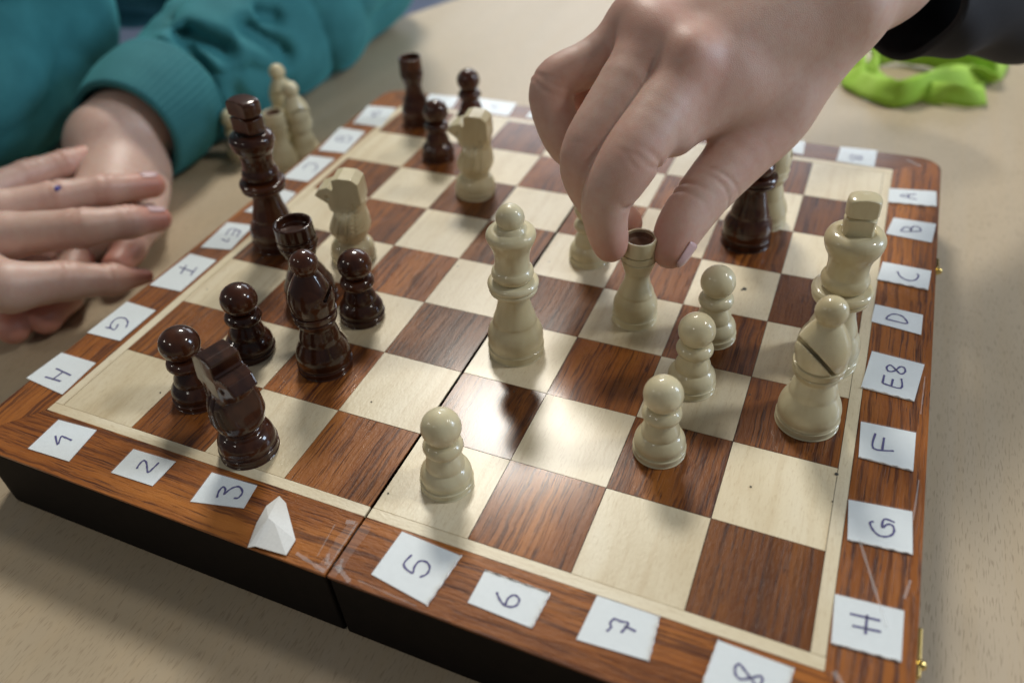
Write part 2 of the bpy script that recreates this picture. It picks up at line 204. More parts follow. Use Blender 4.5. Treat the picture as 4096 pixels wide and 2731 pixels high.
def plain(name, col, rough=.5, metal=0, coat=0, var=.0, sc_=300, bumpd=0):
    m, nt, b = newmat(name); nb = NB(nt)
    v = noise(nb, coords(nb, 'y', sc_, sc_), 1, 4)
    c = ramp(nb, v, [(.25, tuple(x*(1-var) for x in col)), (.75, tuple(min(1, x*(1+var)) for x in col))])
    nb.l(c, b.inputs['Base Color']); b.inputs['Roughness'].default_value = rough; b.inputs['Metallic'].default_value = metal
    b.inputs['Coat Weight'].default_value = coat; b.inputs['Coat Roughness'].default_value = .12
    if bumpd: bump(nb, b, v, .5, bumpd)
    return m
def fabric(name, col, col2, sc_=1800, sheen=.5):
    m, nt, b = newmat(name); nb = NB(nt)
    v = noise(nb, coords(nb, 'y', sc_, sc_, rnd=False), 1, 3); v2 = noise(nb, coords(nb, 'y', 40, 40, rnd=False), 1, 3)
    c = mixc(nb, ramp(nb, v2, [(.3, 0), (.7, 1)]), col, col2)
    c = mixc(nb, ramp(nb, v, [(.3, 0), (.7, .25)]), c, tuple(min(1, x*1.5) for x in col2))
    nb.l(c, b.inputs['Base Color']); b.inputs['Roughness'].default_value = .85
    b.inputs['Sheen Weight'].default_value = sheen; b.inputs['Sheen Roughness'].default_value = .4; b.inputs['Sheen Tint'].default_value = (*[min(1, x*3) for x in col2], 1)
    bump(nb, b, v, .5, .0003)
    return m
def skin_mat():
    m, nt, b = newmat('fair skin'); nb = NB(nt)
    at = nb.n('ShaderNodeAttribute', attribute_name='redness')
    mott = noise(nb, coords(nb, 'y', 90, 90, rnd=False), 1, 4)
    c = mixc(nb, ramp(nb, mott, [(.3, 0), (.7, .5)]), (.64, .455, .375), (.57, .37, .295))
    c = mixc(nb, ramp(nb, noise(nb, coords(nb, 'y', 260, 260, rnd=False), 1, 5, .65), [(.42, 0), (.72, .35)]), c, (.56, .27, .20))
    c = mixc(nb, at.outputs['Fac'], c, (.55, .21, .15))
    nb.l(c, b.inputs['Base Color'])
    b.inputs['Roughness'].default_value = .43; b.inputs['Specular IOR Level'].default_value = .5
    b.inputs['Subsurface Weight'].default_value = .55; b.inputs['Subsurface Radius'].default_value = (.0028, .0012, .0007); b.inputs['Subsurface Scale'].default_value = 1
    vor = nb.n('ShaderNodeTexVoronoi', feature='DISTANCE_TO_EDGE', inp={'Scale': 1.0}); nb.l(coords(nb, 'y', 1500, 900, rnd=False, warp=.002), vor.inputs['Vector'])
    h = mixc(nb, .5, ramp(nb, vor.outputs['Distance'], [(0, 0), (.25, 1)]), ramp(nb, noise(nb, coords(nb, 'y', 1200, 1200, rnd=False), 1, 4), [(.2, 0), (.8, 1)]))
    bump(nb, b, h, .30, .00020)
    return m
M_rose = {'x': rosewood('x'), 'y': rosewood('y')}
M_maple = {'x': maple('x'), 'y': maple('y')}
M_table = table_mat(); M_white = piecewood(False); M_dark = piecewood(True); M_skin = skin_mat()
M_side = plain('dark stained side wood', (.007, .0045, .0035), .7, coat=.0, var=.3, sc_=200)
M_side.node_tree.nodes['Principled BSDF'].inputs['Specular IOR Level'].default_value = .15
M_joint = plain('dark joint', (.03, .012, .008), .6)
M_paper = plain('white laminated paper', (.84, .90, .92), .4, coat=.3, var=.03, sc_=500)
M_oldpaper = plain('worn white paper', (.72, .72, .69), .6, var=.05, sc_=900)
M_ink = plain('blue violet pen ink', (.014, .008, .19), .5)
M_brass = plain('brass', (.80, .60, .22), .25, metal=1, var=.1)
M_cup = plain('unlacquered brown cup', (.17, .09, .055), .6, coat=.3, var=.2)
M_raw = plain('bare pale wood', (.36, .26, .12), .6, var=.2, sc_=400)
M_felt = plain('mark', (.06, .06, .05), .8)
M_nail = plain('finger nail', (.62, .42, .43), .35, coat=.15, var=.05)
M_teal = fabric('teal sweatshirt fabric', (.018, .135, .155), (.036, .200, .222))
M_rib = fabric('teal ribbed cuff', (.018, .125, .142), (.030, .165, .18))
M_black = fabric('black knit fabric', (.006, .006, .009), (.011, .012, .018), sheen=.25)
M_lime = fabric('lime green ribbon', (.26, .50, .02), (.40, .62, .10), sheen=.2)
M_lime.node_tree.nodes['Principled BSDF'].inputs['Subsurface Weight'].default_value = .3; M_lime.node_tree.nodes['Principled BSDF'].inputs['Subsurface Weight'].default_value = 0; M_lime.node_tree.nodes['Principled BSDF'].inputs['Subsurface Radius'].default_value = (.002, .003, .0005); M_lime.node_tree.nodes['Principled BSDF'].inputs['Subsurface Scale'].default_value = 1
M_floor = plain('grey blue floor', (.20, .24, .34), .5, var=.1, sc_=3)
def tape_mat():
    m, nt, b = newmat('clear tape'); nb = NB(nt)
    b.inputs['Base Color'].default_value = (.9, .9, .9, 1); b.inputs['Roughness'].default_value = .12
    b.inputs['Alpha'].default_value = .07; b.inputs['Coat Weight'].default_value = 1
    return m
M_tape = tape_mat()
M_shred = tape_mat(); M_shred.name = 'scuffed tape'; M_shred.node_tree.nodes['Principled BSDF'].inputs['Alpha'].default_value = .22; M_shred.node_tree.nodes['Principled BSDF'].inputs['Roughness'].default_value = .3
M_edge = plain('milky tape edge', (.75, .70, .66), .25, coat=1, var=.1)
# ------------------------------------------------------------------ setting
fl = mesh_from('floor', [(-250, -150, 0), (350, -150, 0), (350, 450, 0), (-250, 450, 0)], [[0, 1, 2, 3]], M_floor, smooth=False)
fl.location = (0, 0, -.72); fl['kind'] = 'structure'
tb = empty('table', (4, 4, -T), 'pale beech laminate table under the chess board', 'table')
TE = [(-16.5, -14), (40, -14), (40, 40), (7.4, 40)]
e0, e1 = Vector((-4.35, 13.9)), Vector((.42, .908))
TE = [tuple(e0 - e1*30.7), (40, -14), (40, 34), tuple(e0 + e1*22.1)]
v, f = prism([(x-4, y-4) for x, y in ccw(TE)], -.62, 0)
o = mesh_from('tabletop', v, f, M_table, tb, smooth=False); bevel(o, .05)
for lx, ly in ((-10, -10), (34, -10), (34, 30), (8, 30)):
    v, f = prism([(lx-4-.6, ly-4-.6), (lx-4+.6, ly-4-.6), (lx-4+.6, ly-4+.6), (lx-4-.6, ly-4+.6)], -17, -.62)
    mesh_from('leg', v, f, M_side, tb, smooth=False)
# ------------------------------------------------------------------ chess board
G = .014           # half of the hinge gap
board = empty('chess_board', (4, 4, -T), 'folding wooden chess board with paper coordinate stickers, open on the table', 'chess board')
BX = lambda x: x-4
X0, X1, Y0, Y1 = -.72, 8.78, -.80, 8.62
def bp(name, poly, z0, z1, m, parent=board, bev=0, smooth=False, kind=None):
    v, f = prism([(x-4, y-4) for x, y in ccw(poly)], z0+T, z1+T)
    o = mesh_from(name, v, f, m, parent, smooth=smooth, kind=kind)
    if bev: bevel(o, bev)
    return o
def corner(cx, cy, r, a0, n=8):
    return [(cx+r*math.cos(a0+i*math.pi/2/n), cy+r*math.sin(a0+i*math.pi/2/n)) for i in range(n+1)]
RC = .34
left = corner(X0+RC, Y0+RC, RC, math.pi) + [(4-G, Y0), (4-G, Y1)] + corner(X0+RC, Y1-RC, RC, math.pi/2)
right = [(4+G, Y1), (4+G, Y0)] + corner(X1-RC, Y0+RC, RC, -math.pi/2) + corner(X1-RC, Y1-RC, RC, 0)
def shrink(poly, d):
    cx = sum(p[0] for p in poly)/len(poly); cy = sum(p[1] for p in poly)/len(poly)
    return [(x-d*(1 if x > cx else -1), y-d*(1 if y > cy else -1)) for x, y in poly]
for poly in (left, right):
    bp('box_case', shrink(poly, .006), -T+.002, -.035, M_side, bev=.02)
    bp('groove_bed', shrink(poly, .03), -.034, -.016, M_joint)
# squares
sq_mesh = {}
for c_ in range(8):
    for r_ in range(8):
        lightsq = (c_+r_) % 2 == 0
        key = lightsq
        if key not in sq_mesh:
            g = .0035
            v, f = prism([(-.5+g, -.5+g), (.5-g, -.5+g), (.5-g, .5-g), (-.5+g, .5-g)], -.016, .0)
            o = mesh_from('square', v, f, None, None, smooth=False)
            o.data.materials.append(M_maple['y'] if lightsq else M_rose['y'])
            sq_mesh[key] = o.data
        else: o = link(bpy.data.objects.new('square', sq_mesh[key]))
        o.parent = board
        o.location = ((c_+.5-4+(-G if c_ < 4 else G))*S, (r_+.5-4)*S, (T+random.uniform(-.002, .002))*S)
        o.rotation_euler = (0, 0, random.choice((0, math.pi)))
        o['label'] = 'pale maple square' if lightsq else 'reddish rosewood square'
IN = .12
# pale inlay strips
for (x0, x1) in ((-IN-G, 4-G), (4+G, 8+IN+G)):
    for ya, yb in ((-IN, 0), (8, 8+IN)):
        xa = x0; xb = x1
        poly = [(xa, ya), (xb, ya), (xb, yb), (xa, yb)]
        bp('inlay_strip', [(xa+.002, ya+.002), (xb-.0, ya+.002), (xb-.0, yb-.003), (xa+.002, yb-.003)], -.03, .0015, M_maple['x'])
for xa, xb in ((-IN-G, -G), (8+G, 8+IN+G)):
    bp('inlay_strip', [(xa+.002, .003), (xb-.003, .003), (xb-.003, 7.997), (xa+.002, 7.997)], -.03, .001, M_maple['y'])
a, b_ = -IN-G, 8+IN+G
def arcpts(cx, cy, a0): return corner(cx, cy, RC, a0)
# mitred border veneers
bw = {}
cl = arcpts(X0+RC, Y0+RC, math.pi); half = len(cl)//2
bp('border_veneer', [(a-.002, 8+IN), (a-.002, -IN)] + [cl[half]] + cl[:half][::-1] + arcpts(X0+RC, Y1-RC, math.pi/2)[half:][::-1], -.03, .0, M_rose['y'])
bp('border_veneer', [(a, -IN-.002), (4-G, -IN-.002), (4-G, Y0)] + cl[half+1:][::-1] + [cl[half]], -.03, .0, M_rose['x'])
cu = arcpts(X0+RC, Y1-RC, math.pi/2)
bp('border_veneer', [(a, 8+IN+.002), (4-G, 8+IN+.002), (4-G, Y1)] + cu[:half+1], -.03, .0, M_rose['x'])
cr1 = arcpts(X1-RC, Y0+RC, -math.pi/2); cr2 = arcpts(X1-RC, Y1-RC, 0)
bp('border_veneer', [(b_+.002, 8+IN), (b_+.002, -IN)] + cr1[half:] + cr2[:half+1], -.03, .0, M_rose['y'])
bp('border_veneer', [(b_, -IN-.002), (4+G, -IN-.002), (4+G, Y0)] + cr1[:half+1], -.03, .0, M_rose['x'])
bp('border_veneer', [(b_, 8+IN+.002), (4+G, 8+IN+.002), (4+G, Y1)] + cr2[half:][::-1], -.03, .0, M_rose['x'])
# stickers ------------------------------------------------
def ribbon2d(pts, wd, z, x0, y0):
    """flat ink stroke through pts with rounded interpolation"""
    P = [np.array(p) for p in pts]
    if len(P) > 2:
        Q = []
        for i in range(len(P)-1):
            p0 = P[max(i-1, 0)]; p1 = P[i]; p2 = P[i+1]; p3 = P[min(i+2, len(P)-1)]
            for t in np.linspace(0, 1, 5)[:-1]:
                Q.append(.5*((2*p1)+(-p0+p2)*t+(2*p0-5*p1+4*p2-p3)*t*t+(-p0+3*p1-3*p2+p3)*t**3))
        Q.append(P[-1]); P = Q
    v = []; f = []
    for i, p in enumerate(P):
        d = P[min(i+1, len(P)-1)]-P[max(i-1, 0)]; d = d/(np.linalg.norm(d)+1e-9); n = np.array([-d[1], d[0]])
        ww = wd*(1+.18*math.sin(i*1.7))
        for s_ in (-1, 1): q = p+n*ww*s_; v.append((q[0]-x0, q[1]-y0, z))
        if i: k = 2*i; f.append([k-2, k-1, k+1, k])
    return v, f
for name, Q, ST in LABELS:
    cx = sum(p[0] for p in Q)/4; cy = sum(p[1] for p in Q)/4
    Q = ccw([tuple(p) for p in Q])
    n = 8; v = []; f = []
    side = 'left' if cx < 0 else 'right' if cx > 8 else 'near' if cy < 0 else 'far'
    curl = random.uniform(.0, .003)
    for j in range(n+1):
        for i in range(n+1):
            s_, t_ = i/n, j/n
            x = (Q[0][0]*(1-s_)+Q[1][0]*s_)*(1-t_)+(Q[3][0]*(1-s_)+Q[2][0]*s_)*t_
            y = (Q[0][1]*(1-s_)+Q[1][1]*s_)*(1-t_)+(Q[3][1]*(1-s_)+Q[2][1]*s_)*t_
            e = max(abs(s_-.5), abs(t_-.5))*2
            v.append((x-cx, y-cy, .007+curl*max(0, e-.75)*2*(s_ > .3)))
    for j in range(n):
        for i in range(n):
            k = j*(n+1)+i; f.append([k, k+1, k+n+2, k+n+1])
    lb = mesh_from('paper_label', v, f, M_paper, board, smooth=False)
    so = lb.modifiers.new('thick', 'SOLIDIFY'); so.thickness = .006*S; so.offset = -1
    lb.location = ((cx-4)*S, (cy-4)*S, T*S)
    lb['label'] = 'white paper sticker' + (' with handwritten '+name if ST else '')
    if ST:
        V, F = [], []
        for st in ST:
            vv, ff = ribbon2d(st, .0100, .0095, cx, cy); k = len(V); V += vv; F += [[a_+k for a_ in q] for q in ff]
        mesh_from('handwriting', V, F, M_ink, lb, smooth=False)
    # clear tape over the sticker and its milky lifted edge
    ex = 1.015
    tq = [((p[0]-cx)*ex, (p[1]-cy)*ex*1.02, 0) for p in Q]
    v, f = prism([(p[0], p[1]) for p in tq], .014, .0155)
    mesh_from('tape', v, f, M_tape, lb, smooth=False)
    if (side, name) in (('near', '5'), ('near', '6'), ('near', '7'), ('near', '8'), ('right', 'F'), ('right', 'G'), ('right', 'E8'), ('right', 'A'), ('right', 'C'), ('right', 'H')):
        # raised milky edge: right-hand edge for the numbers, near edge for the letters
        es = [(1, 2)] if side == 'near' else [(0, 1)]
        if name == '6': es.append((2, 3))
        if name == '8': es.append((3, 0))
        for i0, i1 in es:
            V, F = [], []
            p = np.array(tq[i0][:2]); q = np.array(tq[i1][:2])
            if side == 'right': p, q = p*.96, q*.96
            N = 14
            for i in range(N+1):
                t_ = i/N; c0 = p+(q-p)*t_; d = (q-p)/np.linalg.norm(q-p); nn = np.array([d[1], -d[0]])
                wdt = .005*(1+.7*math.sin(i*2.3+cx*3))+.001
                z = .016+.006*math.sin(i*1.9+cx)
                k = len(V)
                V += [(*(c0-nn*wdt), .006), (*c0, z+.004), (*(c0+nn*wdt), .006)]
                if i: F += [[k-3, k-2, k+1, k], [k-2, k-1, k+2, k+1]]
            mesh_from('tape_edge', V, F, M_edge, lb)
# torn folded sticker standing near label 3
cx = sum(p[0] for p in TORN)/len(TORN); cy = sum(p[1] for p in TORN)/len(TORN)
v, f = [], []
tz = [.045, .03, .012, .012, .02, .012, .03, .05]
n = len(TORN)
for i, p in enumerate(TORN): v.append((p[0]-cx, p[1]-cy, tz[i]))
v.append((.03, .02, .07)); v.append((-.05, .04, .085))
f = [[0, 1, 8], [1, 2, 8], [2, 3, 8], [3, 4, 8], [4, 9, 8], [4, 5, 9], [5, 6, 9], [6, 7, 9], [7, 0, 9], [0, 8, 9]]
tp = mesh_from('torn_label', v, f, M_oldpaper, board, smooth=False); tp.location = ((cx-4)*S, (cy-4)*S, T*S)
tp['label'] = 'torn and folded white sticker remnant'
so = tp.modifiers.new('thick', 'SOLIDIFY'); so.thickness = .008*S
# tape shreds by the hinge and a long strip on the right border
def tape_strip(p, q, wd, z=.008, m=None, name='tape_strip'):
    p = np.array(p); q = np.array(q); d = (q-p)/np.linalg.norm(q-p); nn = np.array([-d[1], d[0]])*wd
    V, F = [], []
    N = 10
    for i in range(N+1):
        c0 = p+(q-p)*i/N; j = random.uniform(.6, 1.3)
        k = len(V); V += [(*(c0-nn*j-4), z+T), (*(c0+nn*j-4), z+T+.004)]
        if i: F.append([k-2, k-1, k+1, k])
    return mesh_from(name, V, F, m or M_tape, board, smooth=False)
tape_strip((8.27, 1.22), (8.55, .42), .012, m=M_shred)
tape_strip((3.93, -.2), (3.93, -.79), .05); tape_strip((4.07, -.2), (4.06, -.79), .05)
for (a0, a1, wd) in (((3.62, -.70), (3.97, -.77), .018), ((4.04, -.68), (4.24, -.78), .022), ((3.972, -.22), (3.975, -.74), .010), ((3.78, -.30), (3.82, -.66), .006),
                     ((3.86, -.24), (3.95, -.22), .02), ((4.05, -.60), (4.10, -.74), .014), ((3.90, -.60), (3.95, -.70), .02), ((8.2, -.1), (8.36, -.28), .02), ((8.3, 8.47), (8.5, 8.32), .025),
                     ((4.30, -.74), (4.9, -.775), .006), ((8.70, 3.0), (8.72, 3.6), .006), ((8.69, 1.6), (8.72, 2.1), .007), ((8.66, .75), (8.70, .95), .012)):
    tape_strip(a0, a1, wd, m=M_shred)
for sx_, sy_, sr_ in SPOTS:
    a_ = [(sx_-4+sr_*(1+.3*math.sin(3*k))*math.cos(k*.7854), sy_-4+sr_*math.sin(k*.7854)) for k in range(8)]
    v, f = prism(a_, T+.001, T+.004); mesh_from('stain_mark', v, f, M_felt, board, smooth=False)
# brass clasps on the right edge
def clasp(y, l, hook):
    V, F = [], []
    def box(x0, x1, y0, y1, z0, z1):
        k = len(V); vv, ff = prism([(x0, y0), (x1, y0), (x1, y1), (x0, y1)], z0, z1)
        V.extend(vv); F.extend([[a_+k for a_ in q] for q in ff])
    box(X1-4-.004, X1-4+.02, y-l/2-4, y+l/2-4, T-.30, T-.10)
    box(X1-4+.02, X1-4+.07, y-l/2+.05-4, y+l/2-.05-4, T-.23, T-.16)
    o = mesh_from('brass_clasp', V, F, M_brass, board, smooth=False); bevel(o, .015, 3)
    me = bpy.data.meshes.new('pin'); bm = bmesh.new()
    bmesh.ops.create_uvsphere(bm, u_segments=20, v_segments=12, radius=.045*S); bm.to_mesh(me); bm.free()
    me.polygons.foreach_set('use_smooth', [True]*len(me.polygons)); me.materials.append(M_brass)
    p = link(bpy.data.objects.new('pin', me)); p.parent = o; p.location = ((X1-4+.07)*S, (y-.1-4)*S, (T-.19)*S)
clasp(.42, .55, 1); clasp(6.05, .40, 0)
# ------------------------------------------------------------------ chess pieces
def lathe(name, prof, m, parent, seg=56, sub=4):
    # smooth the profile with Catmull-Rom except at doubled points
    P = [np.array(p, float) for p in prof]; Q = []
    for i in range(len(P)-1):
        if i == 0 or i == len(P)-2: Q.append(P[i]); continue
        p0, p1, p2, p3 = P[i-1], P[i], P[i+1], P[i+2]
        for t in np.linspace(0, 1, sub+1)[:-1]:
            Q.append(.5*((2*p1)+(-p0+p2)*t+(2*p0-5*p1+4*p2-p3)*t*t+(-p0+3*p1-3*p2+p3)*t**3))
    Q.append(P[-1]); Q = Q[1:-1] if P[0][0] == 0 and P[-1][0] == 0 else Q
    n = len(Q); V = [(0, 0, P[0][1])]; F = []
    for q in Q:
        for k in range(seg):
            a_ = 2*math.pi*k/seg; V.append((max(q[0], .0005)*math.cos(a_), max(q[0], .0005)*math.sin(a_), q[1]))
    V.append((0, 0, P[-1][1])); top = len(V)-1
    for k in range(seg):
        k2 = (k+1) % seg
        F.append([0, 1+k2, 1+k]); F.append([top, 1+(n-1)*seg+k, 1+(n-1)*seg+k2])
        for i in range(n-1): F.append([1+i*seg+k, 1+i*seg+k2, 1+(i+1)*seg+k2, 1+(i+1)*seg+k])
    o = mesh_from(name, V, F, m, parent)
    return o
def sphere_prof(zc, r, z0):
    a0 = math.asin(max(-1, (z0-zc)/r)); A = np.linspace(a0, math.pi/2-.06, 12)
    return [(0, z0)] + [(r*math.cos(t), zc+r*math.sin(t)) for t in A] + [(0, zc+r*.9985)]
def base_prof(r, h=.085): return [(0, 0), (r*.955, 0), (r*.992, .012), (r, .035), (r*.995, h*.75), (r*.955, h), (0, h+.001)]
def pawn(m, root):
    lathe('base', base_prof(.255), m, root)
    lathe('body', [(0, .07), (.225, .08), (.244, .105), (.252, .15), (.238, .20), (.207, .245), (.186, .268), (.188, .29), (.180, .335), (.155, .395), (.130, .445), (.120, .48), (0, .49)], m, root)
    lathe('collar', [(0, .45), (.125, .455), (.168, .472), (.191, .51), (.190, .548), (.168, .583), (.128, .605), (0, .61)], m, root)
    lathe('head', sphere_prof(.767, .190, .60), m, root)
def rook(m, root, cup):
    lathe('base', base_prof(.258, .10), m, root)
    lathe('body', [(0, .09), (.232, .10), (.25, .13), (.258, .19), (.25, .27), (.225, .335), (.204, .38), (.203, .405), (.186, .45), (.158, .52), (.143, .60), (.139, .66), (.145, .71), (0, .72)], m, root)
    lathe('collar', [(0, .69), (.142, .70), (.162, .735), (.182, .79), (.190, .83), (.180, .862), (0, .863)], m, root)
    lathe('collar', [(0, .862), (.178, .866), (.192, .885), (.192, .925), (.178, .945), (0, .946)], m, root)
    lathe('crown', [(0, .945), (.178, .95), (.190, .975), (.190, 1.03), (.188, 1.09), (.187, 1.125), (.182, 1.137), (.170, 1.139), (.157, 1.132), (.152, 1.11), (0.1518, 1.105), (0, 1.104)], m, root, sub=2)
    # hollow: inner wall and floor
    lathe('cup_hollow', [(0, 1.03), (.06, 1.03), (.135, 1.04), (.150, 1.07), (.1545, 1.132), (.155, 1.133)], cup, root)
def fix_rook(root):
    # open the crown: remove the cap disc so that the hollow shows
    for c_ in root.children:
        if c_.name.startswith('crown'):
            bm = bmesh.new(); bm.from_mesh(c_.data)
            kill = [v_ for v_ in bm.verts if abs(v_.co.x)+abs(v_.co.y) < .06*S and v_.co.z > 1.0*S]
            bmesh.ops.delete(bm, geom=kill, context='VERTS'); bm.to_mesh(c_.data); bm.free()
        if c_.name.startswith('cup_hollow'):
            bm = bmesh.new(); bm.from_mesh(c_.data)
            kill = [v_ for v_ in bm.verts if abs(v_.co.x)+abs(v_.co.y) < .03*S and v_.co.z > 1.1*S]
            bmesh.ops.delete(bm, geom=kill, context='VERTS'); bm.to_mesh(c_.data); bm.free()
def bishop(m, root, slit_yaw):
    lathe('base', base_prof(.305, .09), m, root)
    lathe('body', [(0, .08), (.28, .088), (.298, .12), (.307, .19), (.292, .27), (.256, .35), (.232, .40), (.228, .43), (.222, .47), (.206, .53), (.186, .60), (.18, .66), (0, .67)], m, root)
    lathe('collar', [(0, .63), (.185, .632), (.215, .65), (.226, .685), (.222, .72), (0, .722)], m, root)
    lathe('collar', [(0, .72), (.215, .724), (.236, .745), (.240, .785), (.228, .81), (0, .812)], m, root)
    mt = lathe('mitre', [(0, .80), (.212, .812), (.236, .85), (.250, .93), (.248, 1.0), (.226, 1.09), (.183, 1.18), (.140, 1.255), (.112, 1.30), (.104, 1.34), (0, 1.35)], m, root)
    v, f = prism([(-.5, -.6), (.5, -.6), (.5, .0), (-.5, .0)], -.019, .019)
    cu_ = mesh_from('slit_cutter', v, f, None, None, smooth=False)
    cu_.matrix_world = (Matrix.Rotation(slit_yaw, 4, 'Z') @ Matrix.Translation((.0, -.085*S, .89*S)) @ Matrix.Rotation(math.radians(30), 4, 'Y') @ Matrix.Rotation(math.radians(-48), 4, 'X'))
    md = mt.modifiers.new('cut', 'BOOLEAN'); md.operation = 'DIFFERENCE'; md.object = cu_; md.solver = 'EXACT'
    mt.parent = None
    dg = bpy.context.evaluated_depsgraph_get(); dg.update()
    me = bpy.data.meshes.new_from_object(mt.evaluated_get(dg)); mt.modifiers.clear(); mt.data = me; mt.parent = root
    bpy.data.objects.remove(cu_)
    lathe('finial', sphere_prof(1.412, .148, 1.30), m, root)
QB = [(0, .10), (.285, .105), (.306, .14), (.315, .20), (.311, .28), (.288, .35), (.257, .405), (.243, .44), (.243, .465), (.228, .52), (.203, .60), (.182, .70), (.169, .80), (.166, .88), (0, .89)]
QD = [(0, .84), (.172, .842), (.226, .852), (.258, .872), (.267, .900), (.262, .918), (.252, .924), (.262, .930), (.276, .945), (.278, .970), (.265, .995), (.225, 1.012), (0, 1.02)]
QU = [(0, 1.01), (.175, 1.02), (.214, 1.05), (.228, 1.10), (.214, 1.145), (.192, 1.175), (.185, 1.24), (.186, 1.31), (.203, 1.40), (.236, 1.48), (.258, 1.54), (.261, 1.575), (.246, 1.61), (.21, 1.633), (.176, 1.64), (.165, 1.655), (.142, 1.685), (.09, 1.70), (0, 1.70)]
def scl(p, k): return [(r*k, z) for r, z in p]
def queen(m, root):
    lathe('base', base_prof(.312, .115), m, root); lathe('body', QB, m, root); lathe('collar', QD, m, root)
    lathe('crown', QU, m, root); lathe('finial', sphere_prof(1.765, .148, 1.66), m, root)
def king(m, root, yaw):
    k = 1.05
    lathe('base', base_prof(.322, .115), m, root); lathe('body', scl(QB, 1.03), m, root); lathe('collar', scl(QD, 1.09), m, root)
    up = [(0, 1.01), (.185, 1.02), (.224, 1.05), (.240, 1.11), (.226, 1.155), (.206, 1.19), (.203, 1.25), (.206, 1.32), (.226, 1.40), (.262, 1.47), (.284, 1.54), (.286, 1.59), (.268, 1.635), (.232, 1.665), (.19, 1.677), (.172, 1.672), (.15, 1.665), (0, 1.665)]
    lathe('crown', up, m, root)
    cr_ = lathe('cross', [(0, 1.65), (.145, 1.655), (.150, 1.70), (.150, 1.80), (.146, 1.828), (.078, 1.842), (.078, 1.854), (.150, 1.868), (.156, 1.91), (.156, 1.99), (.146, 2.035), (.10, 2.055), (.04, 2.062), (0, 2.063)], m, root, seg=64, sub=3)
    me = cr_.data; lim = .098*S
    for v_ in me.vertices:
        if abs(v_.co.y) > lim: v_.co.y = lim*(1 if v_.co.y > 0 else -1)
    me.update(); cr_.rotation_euler = (0, 0, yaw)
# ---- signed-distance modelling ------------------------------------------------
def seg_d(P, a_, b__, ra, rb):
    ba = b__-a_; L2 = float(ba@ba)+1e-12
    t = np.clip(((P-a_)@ba)/L2, 0, 1)
    return np.linalg.norm(P-a_-t[:, None]*ba, axis=1)-(ra+(rb-ra)*t)
def smin(a_, b__, k):
    h = np.maximum(k-np.abs(a_-b__), 0)/k
    return np.minimum(a_, b__)-h*h*k*.25
def smax(a_, b__, k): return -smin(-a_, -b__, k)
def surface_nets(fn, lo, hi, h):
    lo = np.array(lo, float); n = np.ceil((np.array(hi)-lo)/h).astype(int)+1
    xs = [lo[i]+h*np.arange(n[i]) for i in range(3)]
    D_ = np.empty(n, np.float32)
    for i in range(n[0]):
        Y, Z = np.meshgrid(xs[1], xs[2], indexing='ij')
        P = np.stack([np.full(Y.size, xs[0][i]), Y.ravel(), Z.ravel()], 1)
        D_[i] = fn(P).reshape(n[1], n[2])
    neg = D_ < 0
    cs = neg[:-1, :-1, :-1].astype(int)
    for dx in (0, 1):
        for dy in (0, 1):
            for dz in (0, 1):
                if dx+dy+dz: cs = cs+neg[dx:n[0]-1+dx, dy:n[1]-1+dy, dz:n[2]-1+dz]
    act = (cs > 0) & (cs < 8); idx = -np.ones(act.shape, int); ii = np.argwhere(act); idx[act] = np.arange(len(ii))
    acc = np.zeros((len(ii), 3)); cnt = np.zeros(len(ii))
    cor = [(0, 0, 0), (1, 0, 0), (0, 1, 0), (1, 1, 0), (0, 0, 1), (1, 0, 1), (0, 1, 1), (1, 1, 1)]
    for p in range(8):
        for q in range(p+1, 8):
            d = np.array(cor[q])-np.array(cor[p])
            if np.abs(d).sum() != 1: continue
            a_ = D_[tuple((ii+cor[p]).T)]; b__ = D_[tuple((ii+cor[q]).T)]
            mk = (a_ < 0) != (b__ < 0); t = np.where(mk, a_/np.where(mk, a_-b__, 1), 0)
            acc += np.where(mk[:, None], np.array(cor[p])+t[:, None]*d, 0); cnt += mk
    V = lo+h*(ii+acc/cnt[:, None]); F = []
    for ax in range(3):
        sl0 = [slice(None)]*3; sl1 = [slice(None)]*3; sl0[ax] = slice(0, -1); sl1[ax] = slice(1, None)
        a_ = neg[tuple(sl0)]; b__ = neg[tuple(sl1)]
        e = np.argwhere(a_ != b__); u, v_ = [(1, 2), (2, 0), (0, 1)][ax]
        e = e[(e[:, u] > 0) & (e[:, v_] > 0) & (e[:, u] < n[u]-1) & (e[:, v_] < n[v_]-1)]
        E = np.eye(3, dtype=int)
        q = [idx[tuple((e-du*E[u]-dv*E[v_]).T)] for du, dv in ((1, 1), (0, 1), (0, 0), (1, 0))]
        Fq = np.stack(q, 1); fl_ = a_[tuple(e.T)]
        Fq = np.where(fl_[:, None], Fq, Fq[:, ::-1]); F.append(Fq[(Fq >= 0).all(1)])
    F = np.concatenate(F)
    for _ in range(2):     # settle on the surface
        g = np.zeros_like(V); e_ = h*.3
        d0 = fn(V)
        for k in range(3):
            s_ = np.zeros(3); s_[k] = e_; g[:, k] = (fn(V+s_)-fn(V-s_))/(2*e_)
        gn = (g**2).sum(1); V = V-(np.clip(d0, -h, h)/np.maximum(gn, .2))[:, None]*g
    return V, F
